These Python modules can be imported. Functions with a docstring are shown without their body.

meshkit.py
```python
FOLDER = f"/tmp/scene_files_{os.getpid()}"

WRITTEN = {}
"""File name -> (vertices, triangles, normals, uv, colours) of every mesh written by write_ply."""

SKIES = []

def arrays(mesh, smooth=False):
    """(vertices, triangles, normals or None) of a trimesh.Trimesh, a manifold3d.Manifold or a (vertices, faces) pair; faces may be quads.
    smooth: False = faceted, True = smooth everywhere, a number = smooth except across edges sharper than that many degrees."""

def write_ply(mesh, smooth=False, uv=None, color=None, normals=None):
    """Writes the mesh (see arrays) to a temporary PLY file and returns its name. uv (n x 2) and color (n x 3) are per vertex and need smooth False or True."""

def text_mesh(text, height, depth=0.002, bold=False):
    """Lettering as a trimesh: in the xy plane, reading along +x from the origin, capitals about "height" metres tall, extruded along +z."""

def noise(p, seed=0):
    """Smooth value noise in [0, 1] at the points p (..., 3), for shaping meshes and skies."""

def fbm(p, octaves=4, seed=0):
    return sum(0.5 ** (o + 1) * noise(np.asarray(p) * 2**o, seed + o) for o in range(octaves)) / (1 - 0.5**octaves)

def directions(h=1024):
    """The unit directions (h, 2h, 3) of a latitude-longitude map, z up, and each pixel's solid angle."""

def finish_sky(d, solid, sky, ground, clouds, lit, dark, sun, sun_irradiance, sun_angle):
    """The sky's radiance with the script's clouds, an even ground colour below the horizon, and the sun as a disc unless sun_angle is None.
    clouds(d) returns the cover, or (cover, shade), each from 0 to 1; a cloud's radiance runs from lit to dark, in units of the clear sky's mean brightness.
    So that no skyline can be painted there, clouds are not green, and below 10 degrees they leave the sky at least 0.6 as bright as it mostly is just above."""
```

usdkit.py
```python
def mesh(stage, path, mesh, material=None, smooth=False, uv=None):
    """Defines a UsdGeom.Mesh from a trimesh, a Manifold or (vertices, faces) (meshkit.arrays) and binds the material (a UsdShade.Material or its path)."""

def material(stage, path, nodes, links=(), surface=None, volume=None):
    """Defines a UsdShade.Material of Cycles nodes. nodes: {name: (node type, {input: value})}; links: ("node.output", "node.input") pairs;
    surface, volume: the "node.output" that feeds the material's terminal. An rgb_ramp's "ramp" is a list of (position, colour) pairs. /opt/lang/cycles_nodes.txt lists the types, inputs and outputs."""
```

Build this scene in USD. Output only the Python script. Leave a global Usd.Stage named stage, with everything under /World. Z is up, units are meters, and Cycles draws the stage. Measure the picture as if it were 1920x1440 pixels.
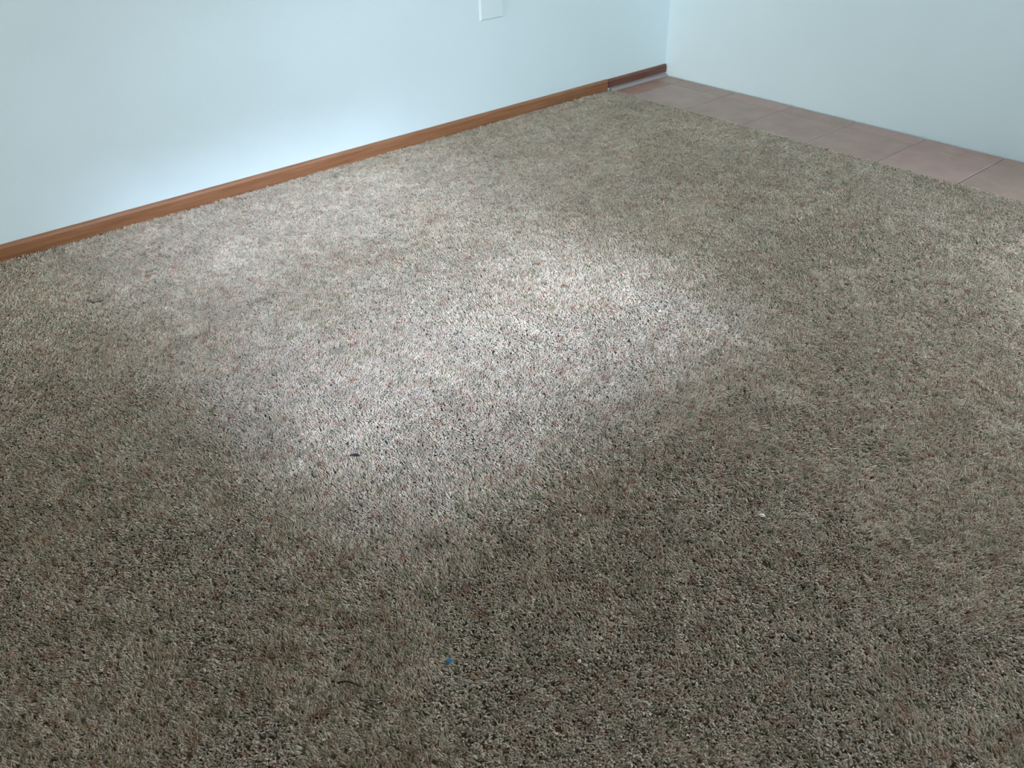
import math
import numpy as np
import trimesh
import usdkit, meshkit
from shapely.geometry import Polygon
from pxr import Usd, UsdGeom, UsdLux, UsdShade, Gf, Sdf, Vt

stage = Usd.Stage.CreateInMemory()
UsdGeom.SetStageUpAxis(stage, UsdGeom.Tokens.z)
UsdGeom.SetStageMetersPerUnit(stage, 1.0)
UsdGeom.Xform.Define(stage, '/World')
UsdGeom.Scope.Define(stage, '/World/Looks')
rng = np.random.default_rng(20)

# ------------------------------------------------------------------ camera, light, exposure
# The corner of the room is the origin: wall_left is the plane y = 0, wall_right the plane x = 0, z up.
F_PX, CAM = 1630.874, (-3.43582, -2.84546, 1.14)
YAW, PITCH, ROLL = (math.radians(a) for a in (40.21553, 33.93586, -1.32726))
fw = np.array([math.sin(YAW) * math.cos(PITCH), math.cos(YAW) * math.cos(PITCH), -math.sin(PITCH)])
ri = np.cross(fw, [0, 0, 1.0]); ri /= np.linalg.norm(ri)
up = np.cross(ri, fw)
ri, up = math.cos(ROLL) * ri + math.sin(ROLL) * up, -math.sin(ROLL) * ri + math.cos(ROLL) * up
cam = UsdGeom.Camera.Define(stage, '/World/camera')
cam.CreateHorizontalApertureAttr(36.0)
cam.CreateVerticalApertureAttr(27.0)
cam.CreateFocalLengthAttr(36.0 * F_PX / 1920)
cam.CreateClippingRangeAttr(Gf.Vec2f(0.05, 100))
cam.CreateFStopAttr(7.5)
cam.CreateFocusDistanceAttr(1.75)
cam.CreateExposureAttr(0.06)
cam.AddTransformOp().Set(Gf.Matrix4d(*ri, 0, *up, 0, *(-fw), 0, *CAM, 1))

# room: x from X0 to 0, y from Y0 to 0
X0, Y0, CEIL = -11.0, -3.3, 2.42
WIN_X0, WIN_X1, WIN_Z0, WIN_Z1 = -2.99, -1.72, 1.10, 2.355       # window_1, unseen, behind the camera, placed to cast the carpet light pools
W3_X0, W3_X1, W3_Z0, W3_Z1 = -1.45, -0.42, 0.06, 2.05           # window_3, an unseen glazed door behind the camera, placed to light the right side
W4_Y0, W4_Y1, W4_Z0, W4_Z1 = -3.15, -2.2, 0.3, 2.1              # window_4, unseen, in wall_right, placed to light the lower-right carpet
W2_Y0, W2_Y1, W2_Z0, W2_Z1 = -2.9, -0.3, 0.15, 2.15               # window_2, unseen, in the wall opposite wall_right, placed to light it

SKY = (0.82, 0.95, 1.0)
def rect_light(name, loc, rot, w, h, power, color):
    l = UsdLux.RectLight.Define(stage, '/World/' + name)
    l.CreateWidthAttr(w); l.CreateHeightAttr(h)
    l.CreateIntensityAttr(power); l.CreateColorAttr(Gf.Vec3f(*color))
    x = UsdGeom.Xformable(l); x.AddTranslateOp().Set(Gf.Vec3d(*loc)); x.AddRotateXYZOp().Set(Gf.Vec3f(*rot))
    return l
# a RectLight shines along its own -z
rect_light('side_window_daylight', (X0 - 0.22, (W2_Y0 + W2_Y1) / 2, (W2_Z0 + W2_Z1) / 2), (0, -90, 0), W2_Z1 - W2_Z0, W2_Y1 - W2_Y0, 42.0, (1.0, 1.0, 1.02))  # out of view, strength set to brighten wall_right
rect_light('porch_window_daylight', ((W3_X0 + W3_X1) / 2, Y0 - 0.22, (W3_Z0 + W3_Z1) / 2), (90, 0, 0), W3_X1 - W3_X0, W3_Z1 - W3_Z0, 7.0, (0.92, 1.0, 1.1))  # out of view, placed to brighten the right-hand wall and carpet
rect_light('right_window_daylight', (0.22, (W4_Y0 + W4_Y1) / 2, (W4_Z0 + W4_Z1) / 2), (0, 90, 0), W4_Z1 - W4_Z0, W4_Y1 - W4_Y0, 14.0, (0.98, 0.98, 1.10))  # out of view, placed to brighten the lower-right carpet
sun = UsdLux.DistantLight.Define(stage, '/World/hazy_sun')
sun.CreateAngleAttr(8.0); sun.CreateIntensityAttr(66.0); sun.CreateColorAttr(Gf.Vec3f(0.88, 0.97, 1.30))
SUN_EL, SUN_AZ = 35.0, 3.0     # elevation; azimuth of travel from +y towards +x
sx = UsdGeom.Xformable(sun)
sx.AddRotateZOp().Set(-SUN_AZ); sx.AddRotateXOp().Set(90.0 - SUN_EL)
glow = UsdLux.DistantLight.Define(stage, '/World/haze_around_sun')      # unseen hazy sky, aimed to soften the pools and light wall_left
glow.CreateAngleAttr(27.0); glow.CreateIntensityAttr(9.0); glow.CreateColorAttr(Gf.Vec3f(0.92, 1.0, 1.18))
gx_ = UsdGeom.Xformable(glow)
gx_.AddRotateZOp().Set(-9.0); gx_.AddRotateXOp().Set(90.0 - 36.0)
sky = UsdLux.DomeLight.Define(stage, '/World/sky')
sky.CreateIntensityAttr(0.5); sky.CreateColorAttr(Gf.Vec3f(*SKY))

# ------------------------------------------------------------------ helpers
taken = {}
def name_at(parent, name):
    k = (parent, name); n = taken.get(k, 0); taken[k] = n + 1
    return f'{parent}/{name}' if n == 0 else f'{parent}/{name}_{n:03d}'
def tag(prim, **kw):
    for k, v in kw.items():
        if v: prim.SetCustomDataByKey(k, v)
def obj(name, mesh, m, parent='/World', smooth=False, **kw):
    p = name_at(parent, name)
    g = usdkit.mesh(stage, p, mesh, m, smooth=smooth)
    tag(g.GetPrim(), **kw)
    return g
def thing(name, loc=(0, 0, 0), rotz=0, **kw):
    p = name_at('/World', name)
    x = UsdGeom.Xform.Define(stage, p)
    x.AddTranslateOp().Set(Gf.Vec3d(*map(float, loc)))
    if rotz: x.AddRotateZOp().Set(rotz)
    tag(x.GetPrim(), **kw)
    return p
def box(x0, x1, y0, y1, z0, z1):
    m = trimesh.creation.box([x1 - x0, y1 - y0, z1 - z0]); m.apply_translation([(x0 + x1) / 2, (y0 + y1) / 2, (z0 + z1) / 2]); return m
def bevel_box(x0, x1, y0, y1, z0, z1, b):
    """A box whose upper edges are chamfered by b."""
    v = []
    for z, i in ((z0, 0), (z1 - b, 0), (z1, b)):
        v += [[x0 + i, y0 + i, z], [x1 - i, y0 + i, z], [x1 - i, y1 - i, z], [x0 + i, y1 - i, z]]
    f = [[0, 3, 2, 1], [8, 9, 10, 11]]
    for r in (0, 4):
        for k in range(4):
            a, c = r + k, r + (k + 1) % 4
            f.append([a, c, c + 4, a + 4])
    f = np.array(f)
    return trimesh.Trimesh(v, np.vstack([f[:, [0, 1, 2]], f[:, [0, 2, 3]]]), process=False)
def cat(*ms): return trimesh.util.concatenate([trimesh.Trimesh(m.vertices, m.faces, process=False) for m in ms])
def extrude_x(profile, x0, x1):
    """Profile of (y, z) points swept along x."""
    m = trimesh.creation.extrude_polygon(Polygon(profile), x1 - x0, engine='earcut')
    v = m.vertices.copy()
    m.vertices = np.c_[v[:, 2] + x0, v[:, 0], v[:, 1]]
    m.fix_normals()
    return m
def tube(pts, r, sides=6):
    pts = np.asarray(pts, float); r = np.broadcast_to(r, (len(pts),))
    t = np.gradient(pts, axis=0); t /= np.linalg.norm(t, axis=1, keepdims=True)
    a = np.cross(t, [0.13, 0.2, 1.0]); a /= np.linalg.norm(a, axis=1, keepdims=True) + 1e-12
    b = np.cross(t, a); ang = np.arange(sides) * 2 * np.pi / sides
    v = pts[:, None] + r[:, None, None] * (np.cos(ang)[None, :, None] * a[:, None] + np.sin(ang)[None, :, None] * b[:, None])
    v = np.vstack([v.reshape(-1, 3), pts[:1], pts[-1:]]); n = len(pts) * sides
    f = []
    for i in range(len(pts) - 1):
        for j in range(sides):
            p, q = i * sides + j, i * sides + (j + 1) % sides
            f += [[p, q, q + sides], [p, q + sides, p + sides]]
    for j in range(sides):
        f += [[n, (j + 1) % sides, j], [n + 1, n - sides + j, n - sides + (j + 1) % sides]]
    m = trimesh.Trimesh(v, f, process=False); m.fix_normals(); return m

# ------------------------------------------------------------------ materials
def mat(name, nodes, links, surface='p.BSDF'):
    return usdkit.material(stage, '/World/Looks/' + name, nodes, links, surface=surface)
def plain(name, color, rough=0.6, **kw):
    return mat(name, {'p': ('principled_bsdf', dict(base_color=color, roughness=rough, **kw))}, [])

wall_mat = mat('wall_paint', {
    'g': ('geometry', {}),
    'n': ('noise_texture', dict(scale=190.0, detail=3.0, roughness=0.6)),
    'n2': ('noise_texture', dict(scale=2.2, detail=4.0, roughness=0.55)),
    'r': ('rgb_ramp', dict(ramp=[(0.3, (0.645, 0.78, 0.82)), (0.7, (0.67, 0.805, 0.845))])),
    'b': ('bump', dict(strength=0.25, distance=0.0012)),
    'p': ('principled_bsdf', dict(roughness=0.7, specular_ior_level=0.25)),
}, [('g.position', 'n.vector'), ('g.position', 'n2.vector'), ('n2.fac', 'r.fac'), ('r.color', 'p.base_color'), ('n.fac', 'b.height'), ('b.normal', 'p.normal')])
ceil_mat = plain('unseen_warm_ceiling', (0.56, 0.46, 0.33), 0.8)  # unseen; warm, dim tone set to lower and warm the ambient light
bounce_wall_mat = plain('warm_bounce_wall', (0.62, 0.42, 0.22), 0.8)  # unseen; warm tone set to bounce warm light onto the lower-left carpet
frame_mat = plain('window_frame_white', (0.8, 0.8, 0.78), 0.4)
glass_mat = mat('window_glass', {
    'f': ('fresnel', dict(IOR=1.5)), 't': ('transparent_bsdf', dict(color=(0.96, 0.97, 0.97))), 'g': ('glossy_bsdf', dict(color=(1, 1, 1), roughness=0.02)), 'm': ('mix_closure', {})},
    [('f.fac', 'm.fac'), ('t.BSDF', 'm.closure1'), ('g.BSDF', 'm.closure2')], 'm.closure')

def wood(name, dark, light):
    return mat(name, {
        'g': ('geometry', {}), 'm': ('mapping', dict(scale=(2.5, 60.0, 60.0))),
        'n': ('noise_texture', dict(scale=2.0, detail=5.0, roughness=0.6, distortion=0.6)),
        'r': ('rgb_ramp', dict(ramp=[(0.32, dark), (0.68, light)])),
        'b': ('bump', dict(strength=0.15, distance=0.001)),
        'p': ('principled_bsdf', dict(roughness=0.42))},
        [('g.position', 'm.vector'), ('m.vector', 'n.vector'), ('n.fac', 'r.fac'), ('r.color', 'p.base_color'), ('n.fac', 'b.height'), ('b.normal', 'p.normal')])
wood_mat = wood('orange_stained_wood', (0.205, 0.085, 0.035), (0.315, 0.148, 0.070))
dark_wood_mat = wood('dark_stained_wood', (0.085, 0.031, 0.024), (0.20, 0.080, 0.048))

def tile_mat(name, a, b):
    return mat(name, {
        'g': ('geometry', {}), 'n': ('noise_texture', dict(scale=9.0, detail=5.0, roughness=0.65)), 'n2': ('noise_texture', dict(scale=120.0, detail=2.0)),
        'r': ('rgb_ramp', dict(ramp=[(0.3, a), (0.7, b)])), 'bu': ('bump', dict(strength=0.2, distance=0.001)),
        'p': ('principled_bsdf', dict(roughness=0.5))},
        [('g.position', 'n.vector'), ('g.position', 'n2.vector'), ('n.fac', 'r.fac'), ('r.color', 'p.base_color'), ('n2.fac', 'bu.height'), ('bu.normal', 'p.normal')])
tile_mats = [tile_mat('clay_tile_rose', (0.37, 0.255, 0.215), (0.46, 0.33, 0.285)), tile_mat('clay_tile_brown', (0.355, 0.25, 0.21), (0.44, 0.32, 0.272)), tile_mat('clay_tile_pink', (0.385, 0.258, 0.22), (0.475, 0.335, 0.295))]
red_tile_mat = tile_mat('clay_tile_red', (0.32, 0.165, 0.125), (0.43, 0.25, 0.195))
grout_mat = plain('grey_grout', (0.27, 0.24, 0.23), 0.9)
bead_mat = plain('grey_mortar', (0.36, 0.36, 0.36), 0.9)

STAIN = (-2.571, -1.150)      # a small grey spot trodden into the pile
# carpet yarn: beige, with rust, olive and grey flecks; the colour belongs to the yarn
yarn_mat = mat('carpet_yarn', {
    'g': ('geometry', {}), 'oi': ('object_info', {}),
    'n1': ('noise_texture', dict(scale=40.0, detail=4.0, roughness=0.65)),
    'n2': ('noise_texture', dict(scale=17.0, detail=4.0, roughness=0.6)),
    'n3': ('noise_texture', dict(scale=140.0, detail=1.0)),
    'r1': ('rgb_ramp', dict(ramp=[(0.30, (0.255, 0.25, 0.11)), (0.40, (0.42, 0.395, 0.285)), (0.5, (0.60, 0.55, 0.475)), (0.60, (0.49, 0.385, 0.29)), (0.69, (0.335, 0.175, 0.095))])),
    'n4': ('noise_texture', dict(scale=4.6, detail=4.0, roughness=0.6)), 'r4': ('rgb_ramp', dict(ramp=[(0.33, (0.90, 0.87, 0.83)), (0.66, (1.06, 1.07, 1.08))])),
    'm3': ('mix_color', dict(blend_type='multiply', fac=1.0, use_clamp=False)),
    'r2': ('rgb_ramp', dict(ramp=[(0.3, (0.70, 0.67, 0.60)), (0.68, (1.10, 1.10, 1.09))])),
    'r3': ('rgb_ramp', dict(ramp=[(0.0, (0.72, 0.69, 0.64)), (0.3, (0.93, 0.93, 0.92)), (1.0, (1.10, 1.09, 1.08))])),
    'm1': ('mix_color', dict(blend_type='multiply', fac=1.0, use_clamp=False)), 'm2': ('mix_color', dict(blend_type='multiply', fac=1.0, use_clamp=False)),
    'sd': ('vector_math', dict(math_type='distance', vector2=(STAIN[0], STAIN[1], 0.006))), 'sr': ('rgb_ramp', dict(ramp=[(0.006, (0.50, 0.50, 0.50)), (0.012, (0.66, 0.66, 0.66)), (0.026, (1, 1, 1))])),
    'm4': ('mix_color', dict(blend_type='multiply', fac=1.0, use_clamp=False)),
    'p': ('principled_bsdf', dict(roughness=0.9, specular_ior_level=0.1, sheen_weight=0.75, sheen_roughness=0.6, sheen_tint=(1.0, 0.98, 0.95)))},
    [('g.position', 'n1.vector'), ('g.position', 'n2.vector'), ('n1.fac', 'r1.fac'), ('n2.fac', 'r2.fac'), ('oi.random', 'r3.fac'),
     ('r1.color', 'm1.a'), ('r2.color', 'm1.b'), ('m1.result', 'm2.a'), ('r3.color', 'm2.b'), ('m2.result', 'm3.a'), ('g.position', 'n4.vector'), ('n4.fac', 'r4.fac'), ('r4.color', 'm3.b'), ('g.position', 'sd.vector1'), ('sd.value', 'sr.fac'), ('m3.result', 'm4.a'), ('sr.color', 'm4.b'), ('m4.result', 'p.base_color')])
backing_mat = plain('carpet_backing', (0.30, 0.25, 0.18), 0.95)

# ------------------------------------------------------------------ the room
S = dict(kind='structure')
slab = thing('floor', **S)
obj('concrete_slab', box(X0 - 0.2, 0.2, Y0 - 0.2, 0.2, -0.15, -0.009), grout_mat, slab)
obj('wall_left', box(X0 - 0.15, 0.15, 0, 0.15, -0.009, CEIL), wall_mat, **S)
def wall_with_hole(u0, u1, a0, a1, z0, z1, make):
    return cat(make(u0, a0, -0.009, CEIL), make(a1, u1, -0.009, CEIL), make(a0, a1, -0.009, z0), make(a0, a1, z1, CEIL))
obj('wall_right', wall_with_hole(Y0 - 0.15, 0, W4_Y0, W4_Y1, W4_Z0, W4_Z1, lambda a, b, c, d: box(0, 0.15, a, b, c, d)), wall_mat, **S)
back = lambda a, b, c, d: box(a, b, Y0 - 0.15, Y0, c, d)
XM = (WIN_X1 + W3_X0) / 2
obj('wall_back', cat(wall_with_hole(X0 - 0.15, XM, WIN_X0, WIN_X1, WIN_Z0, WIN_Z1, back), wall_with_hole(XM, 0, W3_X0, W3_X1, W3_Z0, W3_Z1, back)), wall_mat, **S)
obj('porch_roof', box(W3_X0 - 0.2, 0.9, Y0 - 3.2, Y0 - 0.3, 2.12, 2.2), frame_mat, **S)  # added out of view to keep direct sun out of the glazed door
obj('wall_end', wall_with_hole(Y0, 0, W2_Y0, W2_Y1, W2_Z0, W2_Z1, lambda a, b, c, d: box(X0 - 0.15, X0, a, b, c, d)), wall_mat, **S)  # out of view, set far off so its window mainly lights wall_right
AX, AY, AZ = -4.75, -1.08, 2.1         # archway beside wall_left, in an unseen wall placed to shade the lower-left carpet
obj('wall_front', cat(box(AX - 0.12, AX, Y0, AY, -0.009, CEIL), box(AX - 0.12, AX, AY, 0, AZ, CEIL)), bounce_wall_mat, **S)  # out of view, blocks the side light from the lower-left carpet
obj('ceiling', box(X0 - 0.15, 0.15, Y0 - 0.15, 0.15, CEIL, CEIL + 0.12), ceil_mat, **S)

w1 = thing('window_1', **S)
TRANSOM = 1.86  # unseen bar, sized to cast the dim band between the pools
def bar(a, b, c, d): return box(a, b, Y0 - 0.11, Y0 - 0.05, c, d)
obj('window_frame', cat(bar(WIN_X0, WIN_X0 + 0.05, WIN_Z0, WIN_Z1), bar(WIN_X1 - 0.05, WIN_X1, WIN_Z0, WIN_Z1), bar(WIN_X0, WIN_X1, WIN_Z0, WIN_Z0 + 0.05), bar(WIN_X0, WIN_X1, WIN_Z1 - 0.05, WIN_Z1)), frame_mat, w1)
obj('transom', box(WIN_X0 + 0.05, WIN_X1 - 0.05, Y0 - 0.13, Y0 - 0.03, TRANSOM - 0.115, TRANSOM + 0.085), frame_mat, w1)
obj('pane', box(WIN_X0 + 0.05, WIN_X1 - 0.05, Y0 - 0.084, Y0 - 0.08, WIN_Z0 + 0.05, TRANSOM - 0.115), glass_mat, w1)
obj('pane', box(WIN_X0 + 0.05, WIN_X1 - 0.05, Y0 - 0.084, Y0 - 0.08, TRANSOM + 0.085, WIN_Z1 - 0.05), glass_mat, w1)
w3 = thing('window_3', **S)
def bar3(a, b, c, d): return box(a, b, Y0 - 0.11, Y0 - 0.05, c, d)
obj('window_frame', cat(bar3(W3_X0, W3_X0 + 0.05, W3_Z0, W3_Z1), bar3(W3_X1 - 0.05, W3_X1, W3_Z0, W3_Z1), bar3(W3_X0, W3_X1, W3_Z0, W3_Z0 + 0.05), bar3(W3_X0, W3_X1, W3_Z1 - 0.05, W3_Z1)), frame_mat, w3)
obj('pane', box(W3_X0 + 0.05, W3_X1 - 0.05, Y0 - 0.084, Y0 - 0.08, W3_Z0 + 0.05, W3_Z1 - 0.05), glass_mat, w3)
w4 = thing('window_4', **S)
def bar4(a, b, c, d): return box(0.05, 0.11, a, b, c, d)
obj('window_frame', cat(bar4(W4_Y0, W4_Y0 + 0.05, W4_Z0, W4_Z1), bar4(W4_Y1 - 0.05, W4_Y1, W4_Z0, W4_Z1), bar4(W4_Y0, W4_Y1, W4_Z0, W4_Z0 + 0.05), bar4(W4_Y0, W4_Y1, W4_Z1 - 0.05, W4_Z1)), frame_mat, w4)
obj('pane', box(0.08, 0.084, W4_Y0 + 0.05, W4_Y1 - 0.05, W4_Z0 + 0.05, W4_Z1 - 0.05), glass_mat, w4)
w2 = thing('window_2', **S)
def bar2(a, b, c, d): return box(X0 - 0.11, X0 - 0.05, a, b, c, d)
obj('window_frame', cat(bar2(W2_Y0, W2_Y0 + 0.05, W2_Z0, W2_Z1), bar2(W2_Y1 - 0.05, W2_Y1, W2_Z0, W2_Z1), bar2(W2_Y0, W2_Y1, W2_Z0, W2_Z0 + 0.05), bar2(W2_Y0, W2_Y1, W2_Z1 - 0.05, W2_Z1)), frame_mat, w2)
obj('pane', box(X0 - 0.084, X0 - 0.08, W2_Y0 + 0.05, W2_Y1 - 0.05, W2_Z0 + 0.05, W2_Z1 - 0.05), glass_mat, w2)

# baseboard: a long orange board with its foot in the carpet, and a darker piece that hangs above the tiles up to the corner
bb = thing('baseboard_left', **S)
XJ = -0.412
def board(z0, z1, d): return [(0, z0), (-d, z0), (-d, z1 - 0.010), (-d + 0.003, z1 - 0.004), (-d + 0.0065, z1), (0, z1)]
obj('wood_strip', extrude_x(board(-0.004, 0.0545, 0.012), X0, XJ - 0.003), wood_mat, bb, smooth=25)
piece = extrude_x(board(0.0145, 0.0525, 0.0105), XJ + 0.002, -0.003)
obj('wood_strip', piece, dark_wood_mat, bb, smooth=25, label='darker, shorter end piece of wood raised above the tiles')
br = thing('baseboard_back', **S)
obj('wood_strip', cat(box(X0, WIN_X0 - 0.1, Y0, Y0 + 0.012, -0.004, 0.0545), box(WIN_X0 - 0.1, -0.41, Y0, Y0 + 0.012, -0.004, 0.0545)), wood_mat, br)

# tiles along wall_right: a row of full squares beside the carpet and a row of cut pieces at the wall
TE, TX = -0.402, -0.108       # carpet edge; joint between the rows
ys = [-0.024, -0.132] + [-0.132 - 0.3048 * k for k in range(1, 12)]
G = 0.0028
for i in range(len(ys) - 1):
    ya, yb = ys[i], max(ys[i + 1], Y0 + 0.004)
    if ya - yb < 0.02: continue
    for j, (xa, xb) in enumerate(((TX - 0.3048, TX), (TX, -0.011))):
        dz = rng.uniform(-0.0008, 0.0008)
        t = bevel_box(xa + (G if j == 0 else 0.001), xb - (0.001 if j == 0 else 0), yb + G, ya - G, -0.010, dz, 0.002)
        m = tile_mats[rng.integers(3)]
        if i == 0 and j == 0: m = red_tile_mat
        obj('tile', t, m, slab)
obj('grout', box(TE - 0.05, -0.0125, Y0 + 0.001, -0.009, -0.0092, -0.0025), grout_mat, slab, kind='stuff')
obj('mortar_bead', extrude_x([(0, -0.0092), (-0.022, -0.0092), (-0.022, -0.001), (-0.016, 0.003), (-0.006, 0.008), (0, 0.0095)], XJ + 0.02, -0.004), bead_mat, slab)

# ------------------------------------------------------------------ carpet
cp = thing('carpet', label='mottled beige and brown cut-pile carpet covering most of the floor', category='carpet')
obj('carpet_backing', box(X0 + 0.002, TE, Y0 + 0.013, -0.0125, -0.0095, -0.002), backing_mat, cp)

def tuft(seed):
    r = np.random.default_rng(seed); ms = []
    for k in range(13):
        a = r.uniform(0, 2 * np.pi); b = 0.0066 * math.sqrt(r.uniform(0, 1))
        x, y = b * math.cos(a), b * math.sin(a)
        h = r.uniform(0.0100, 0.0135); lean = r.uniform(0.15, 0.8); la = r.normal(0, 0.9)
        t = np.linspace(0, 1, 4)
        px = x + h * lean * t ** 1.7 * math.cos(la) + 0.0006 * np.sin(5 * t + a)
        py = y + h * lean * t ** 1.7 * math.sin(la) + 0.0006 * np.cos(5 * t + a)
        pz = h * (t - 0.22 * lean * t ** 2.5)
        rad = r.uniform(0.0010, 0.0015) * np.array([0.8, 1.05, 1.1, 0.62])
        ms.append(tube(np.c_[px, py, pz], rad, 4))
    return cat(*ms)

PX0 = -4.74       # the tufts stop well to the left of the view; beyond, the carpet is its backing alone
pile = UsdGeom.PointInstancer.Define(stage, cp + '/pile')
tag(pile.GetPrim(), kind='stuff')
NP = 12
protos = []
for k in range(NP):
    p = f'{cp}/pile/tuft' + (f'_{k:03d}' if k else '')
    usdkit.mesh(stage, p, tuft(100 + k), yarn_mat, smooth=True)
    protos.append(Sdf.Path(p))
pile.CreatePrototypesRel().SetTargets(protos)
STEP = 0.0090
gx, gy = np.meshgrid(np.arange(PX0, TE - 0.004, STEP), np.arange(Y0 + 0.02, -0.016, STEP))
pts = np.c_[gx.ravel(), gy.ravel()] + rng.uniform(-0.5, 0.5, (gx.size, 2)) * STEP * 0.95
edge = TE - 0.003 + 0.006 * (meshkit.fbm(np.c_[pts[:, 1] * 14, pts[:, 1] * 0, pts[:, 1] * 0], 3, 7) - 0.5)
pts = pts[(pts[:, 0] < edge) & (pts[:, 1] < -0.0145)]
n = len(pts)
q3 = lambda s: np.c_[pts * s, np.zeros(n)]
lean_dir = 2 * np.pi * meshkit.fbm(q3(1.6), 3, 3) * 1.6 + 0.6 * (meshkit.fbm(q3(14.0), 2, 4) - 0.5) * 6
ang = lean_dir + rng.normal(0, 0.5, n)
height = 0.80 + 0.40 * meshkit.fbm(q3(16.0), 3, 5) + 0.08 * rng.standard_normal(n)
tilt = np.clip(0.15 + 0.5 * (meshkit.fbm(q3(7.0), 3, 8) - 0.45), 0, 0.5) + 0.05 * rng.standard_normal(n)
width = np.clip(1 + 0.12 * rng.standard_normal(n), 0.7, 1.4)
def quat_mul(a, b):
    w1, x1, y1, z1 = a.T; w2, x2, y2, z2 = b.T
    return np.c_[w1 * w2 - x1 * x2 - y1 * y2 - z1 * z2, w1 * x2 + x1 * w2 + y1 * z2 - z1 * y2, w1 * y2 - x1 * z2 + y1 * w2 + z1 * x2, w1 * z2 + x1 * y2 - y1 * x2 + z1 * w2]
zero = np.zeros(n)
q = quat_mul(np.c_[np.cos(ang / 2), zero, zero, np.sin(ang / 2)], np.c_[np.cos(tilt / 2), zero, np.sin(tilt / 2), zero])
pile.CreatePositionsAttr(Vt.Vec3fArray.FromNumpy(np.c_[pts, np.full(n, -0.0025)].astype(np.float32)))
pile.CreateProtoIndicesAttr(Vt.IntArray.FromNumpy(rng.integers(0, NP, n).astype(np.int32)))
pile.CreateScalesAttr(Vt.Vec3fArray.FromNumpy(np.c_[width, width, np.clip(height, 0.5, 1.4)].astype(np.float32)))
qh = Vt.QuathArray(n)
qh = Vt.QuathArray([Gf.Quath(float(a), float(b), float(c), float(d)) for a, b, c, d in q])
pile.CreateOrientationsAttr(qh)

# ------------------------------------------------------------------ wall plate
wp = thing('wall_plate', (-1.0955, 0, 0.4725), label='white blank double wall plate low on the left wall', category='wall plate')
w, h = 0.0585, 0.0585
pl = bevel_box(-w, w, -h, h, 0, 0.007, 0.0045)
pl.apply_transform(trimesh.transformations.rotation_matrix(np.pi / 2, [1, 0, 0]))
plate_mat = plain('plate_plastic', (0.665, 0.79, 0.82), 0.4)
obj('plate', pl, plate_mat, wp)
for sxx in (-0.023, 0.023):
    for szz in (-0.042, 0.042):
        s = trimesh.creation.cylinder(0.0032, 0.0014, sections=16)
        s.apply_transform(trimesh.transformations.rotation_matrix(np.pi / 2, [1, 0, 0])); s.apply_translation([sxx, -0.0073, szz])
        obj('screw', s, plate_mat, wp, smooth=30)

# ------------------------------------------------------------------ bits lying on the carpet
TOP = 0.0095
def blob(size, seed, lumps=0.35):
    m = trimesh.creation.icosphere(3, 1.0)
    v = m.vertices
    m.vertices = v * (1 + lumps * (meshkit.fbm(v * 1.7 + 9, 3, seed) - 0.5) * 2)[:, None] * np.asarray(size)
    return m
white_mat = plain('white_paper', (0.82, 0.81, 0.82), 0.7)
husk_mat = plain('dark_husk', (0.030, 0.028, 0.042), 0.6)
thread_mat = plain('dark_thread', (0.055, 0.05, 0.048), 0.8)
twig_mat = plain('dark_twig', (0.045, 0.032, 0.025), 0.8)
blue_mat = plain('blue_plastic', (0.035, 0.17, 0.33), 0.5)

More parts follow.
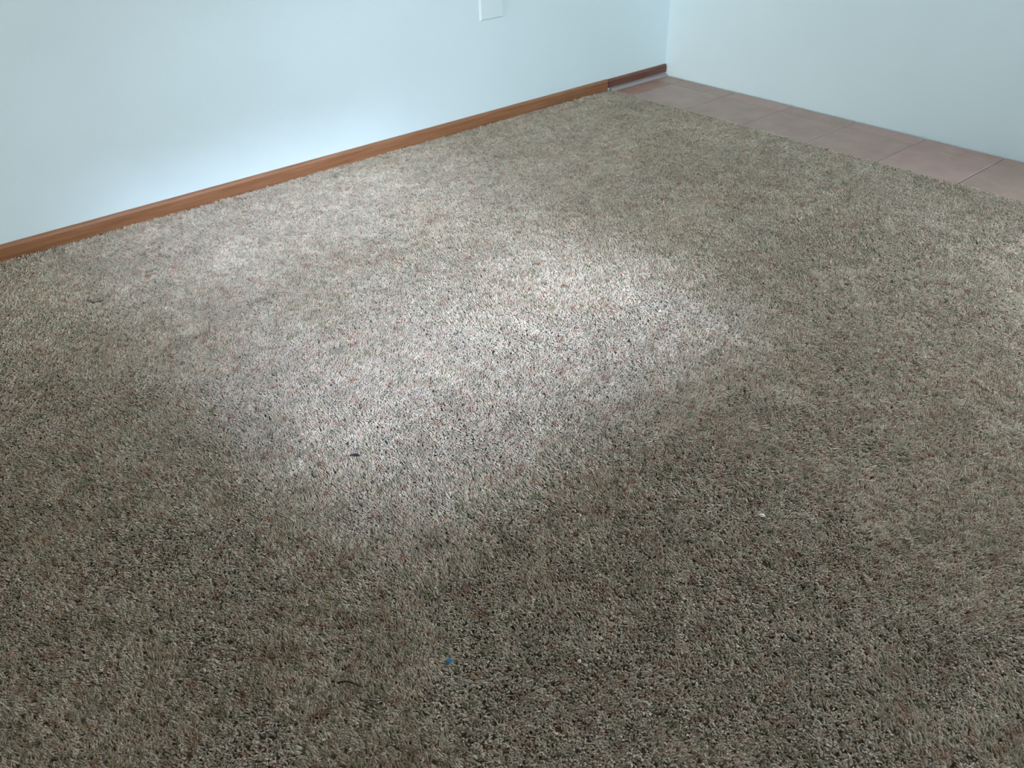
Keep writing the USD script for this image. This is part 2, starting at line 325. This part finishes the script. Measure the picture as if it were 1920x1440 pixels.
def curved_leaf(L, W, bow, seed):
    u = np.linspace(-1, 1, 15); vv = np.linspace(-1, 1, 7); V = []
    for s in (1, -1):
        for a in u:
            wd = W * (1 - abs(a) ** 1.8) ** 0.8 + 0.0002
            for b in vv:
                V.append([L * a, wd * b + bow * (a * a - 0.3), 0.0016 * a * a + 0.0022 * b * b * (1 - a * a) + 0.00045 * s])
    V = np.array(V); N = 15 * 7; Fc = []
    for i in range(14):
        for j in range(6):
            p = i * 7 + j
            Fc += [[p, p + 7, p + 8], [p, p + 8, p + 1]]
            Fc += [[N + p, N + p + 8, N + p + 7], [N + p, N + p + 1, N + p + 8]]
    rim = [i * 7 for i in range(15)] + [14 * 7 + j for j in range(1, 7)] + [i * 7 + 6 for i in range(13, -1, -1)] + [j for j in range(5, 0, -1)]
    for a, b in zip(rim, rim[1:] + rim[:1]):
        Fc += [[a, b, N + b], [a, N + b, N + a]]
    m = trimesh.Trimesh(V, Fc, process=False); m.fix_normals(); return m
def bit(name, mesh, m, xy, rot, z, label, category, smooth=True):
    mesh = mesh.copy(); mesh.apply_transform(trimesh.transformations.rotation_matrix(math.radians(rot), [0, 0, 1])); mesh.apply_translation([xy[0], xy[1], z])
    obj(name, mesh, m, smooth=smooth, label=label, category=category)
bit('seed_husk', curved_leaf(0.0105, 0.0042, -0.002, 1), husk_mat, (-2.769, -1.5475), -52, TOP + 0.003, 'small dark curved husk lying in the pale middle of the carpet', 'debris')
bit('paper_crumb', blob((0.0042, 0.0062, 0.003), 2), white_mat, (-2.2968, -2.2177), 30, TOP + 0.002, 'largest white crumb on the carpet, right of the middle', 'debris')
bit('paper_crumb', blob((0.0024, 0.0032, 0.0026), 3), white_mat, (-2.7876, -2.227), 20, TOP + 0.002, 'tiny white crumb near the bottom edge, right of the blue chip', 'debris')
bit('paper_crumb', blob((0.0030, 0.0046, 0.003), 4), white_mat, (-1.8406, -1.569), 40, TOP + 0.002, 'tiny white crumb farthest from the camera, below the tile strip', 'debris')
chip = trimesh.convex.convex_hull(blob((0.0056, 0.0046, 0.0018), 5, 0.5).vertices[::5])
bit('plastic_chip', chip, blue_mat, (-2.940, -2.089), 15, TOP + 0.002, 'small blue plastic chip on the dark near part of the carpet', 'debris', smooth=20)
t = np.linspace(0, 1, 26)
# thread: drawn in its own plane, then laid down
curl = np.c_[0.05 * (t - 0.5), 0.018 * (2 * t - 1) ** 2 * (t < 0.5) + 0.006 * (2 * t - 1) ** 2 * (t >= 0.5), 0.0012 * np.sin(9 * t)]
bit('curled_thread', tube(curl, 0.0016 * (0.5 + np.sin(np.pi * t) ** 0.5 * 0.6), 6), thread_mat, (-2.9365, -0.4785), -38, TOP + 0.002, 'dark curled thread on the carpet near the left wall', 'thread')
tw = np.c_[0.040 * (t - 0.5), 0.004 * np.sin(4 * t), 0.001 * np.sin(7 * t)]
bit('twig', tube(tw, 0.0019 * (1 - 0.5 * t), 6), twig_mat, (-3.080, -2.023), -50, TOP + 0.002, 'thin dark twig near the bottom edge, left of the blue chip', 'twig')
bit('dark_crumb', blob((0.0022, 0.0030, 0.0022), 6), husk_mat, (-2.758, -1.500), 0, TOP + 0.002, 'tiny dark crumb just above the curved husk', 'debris')
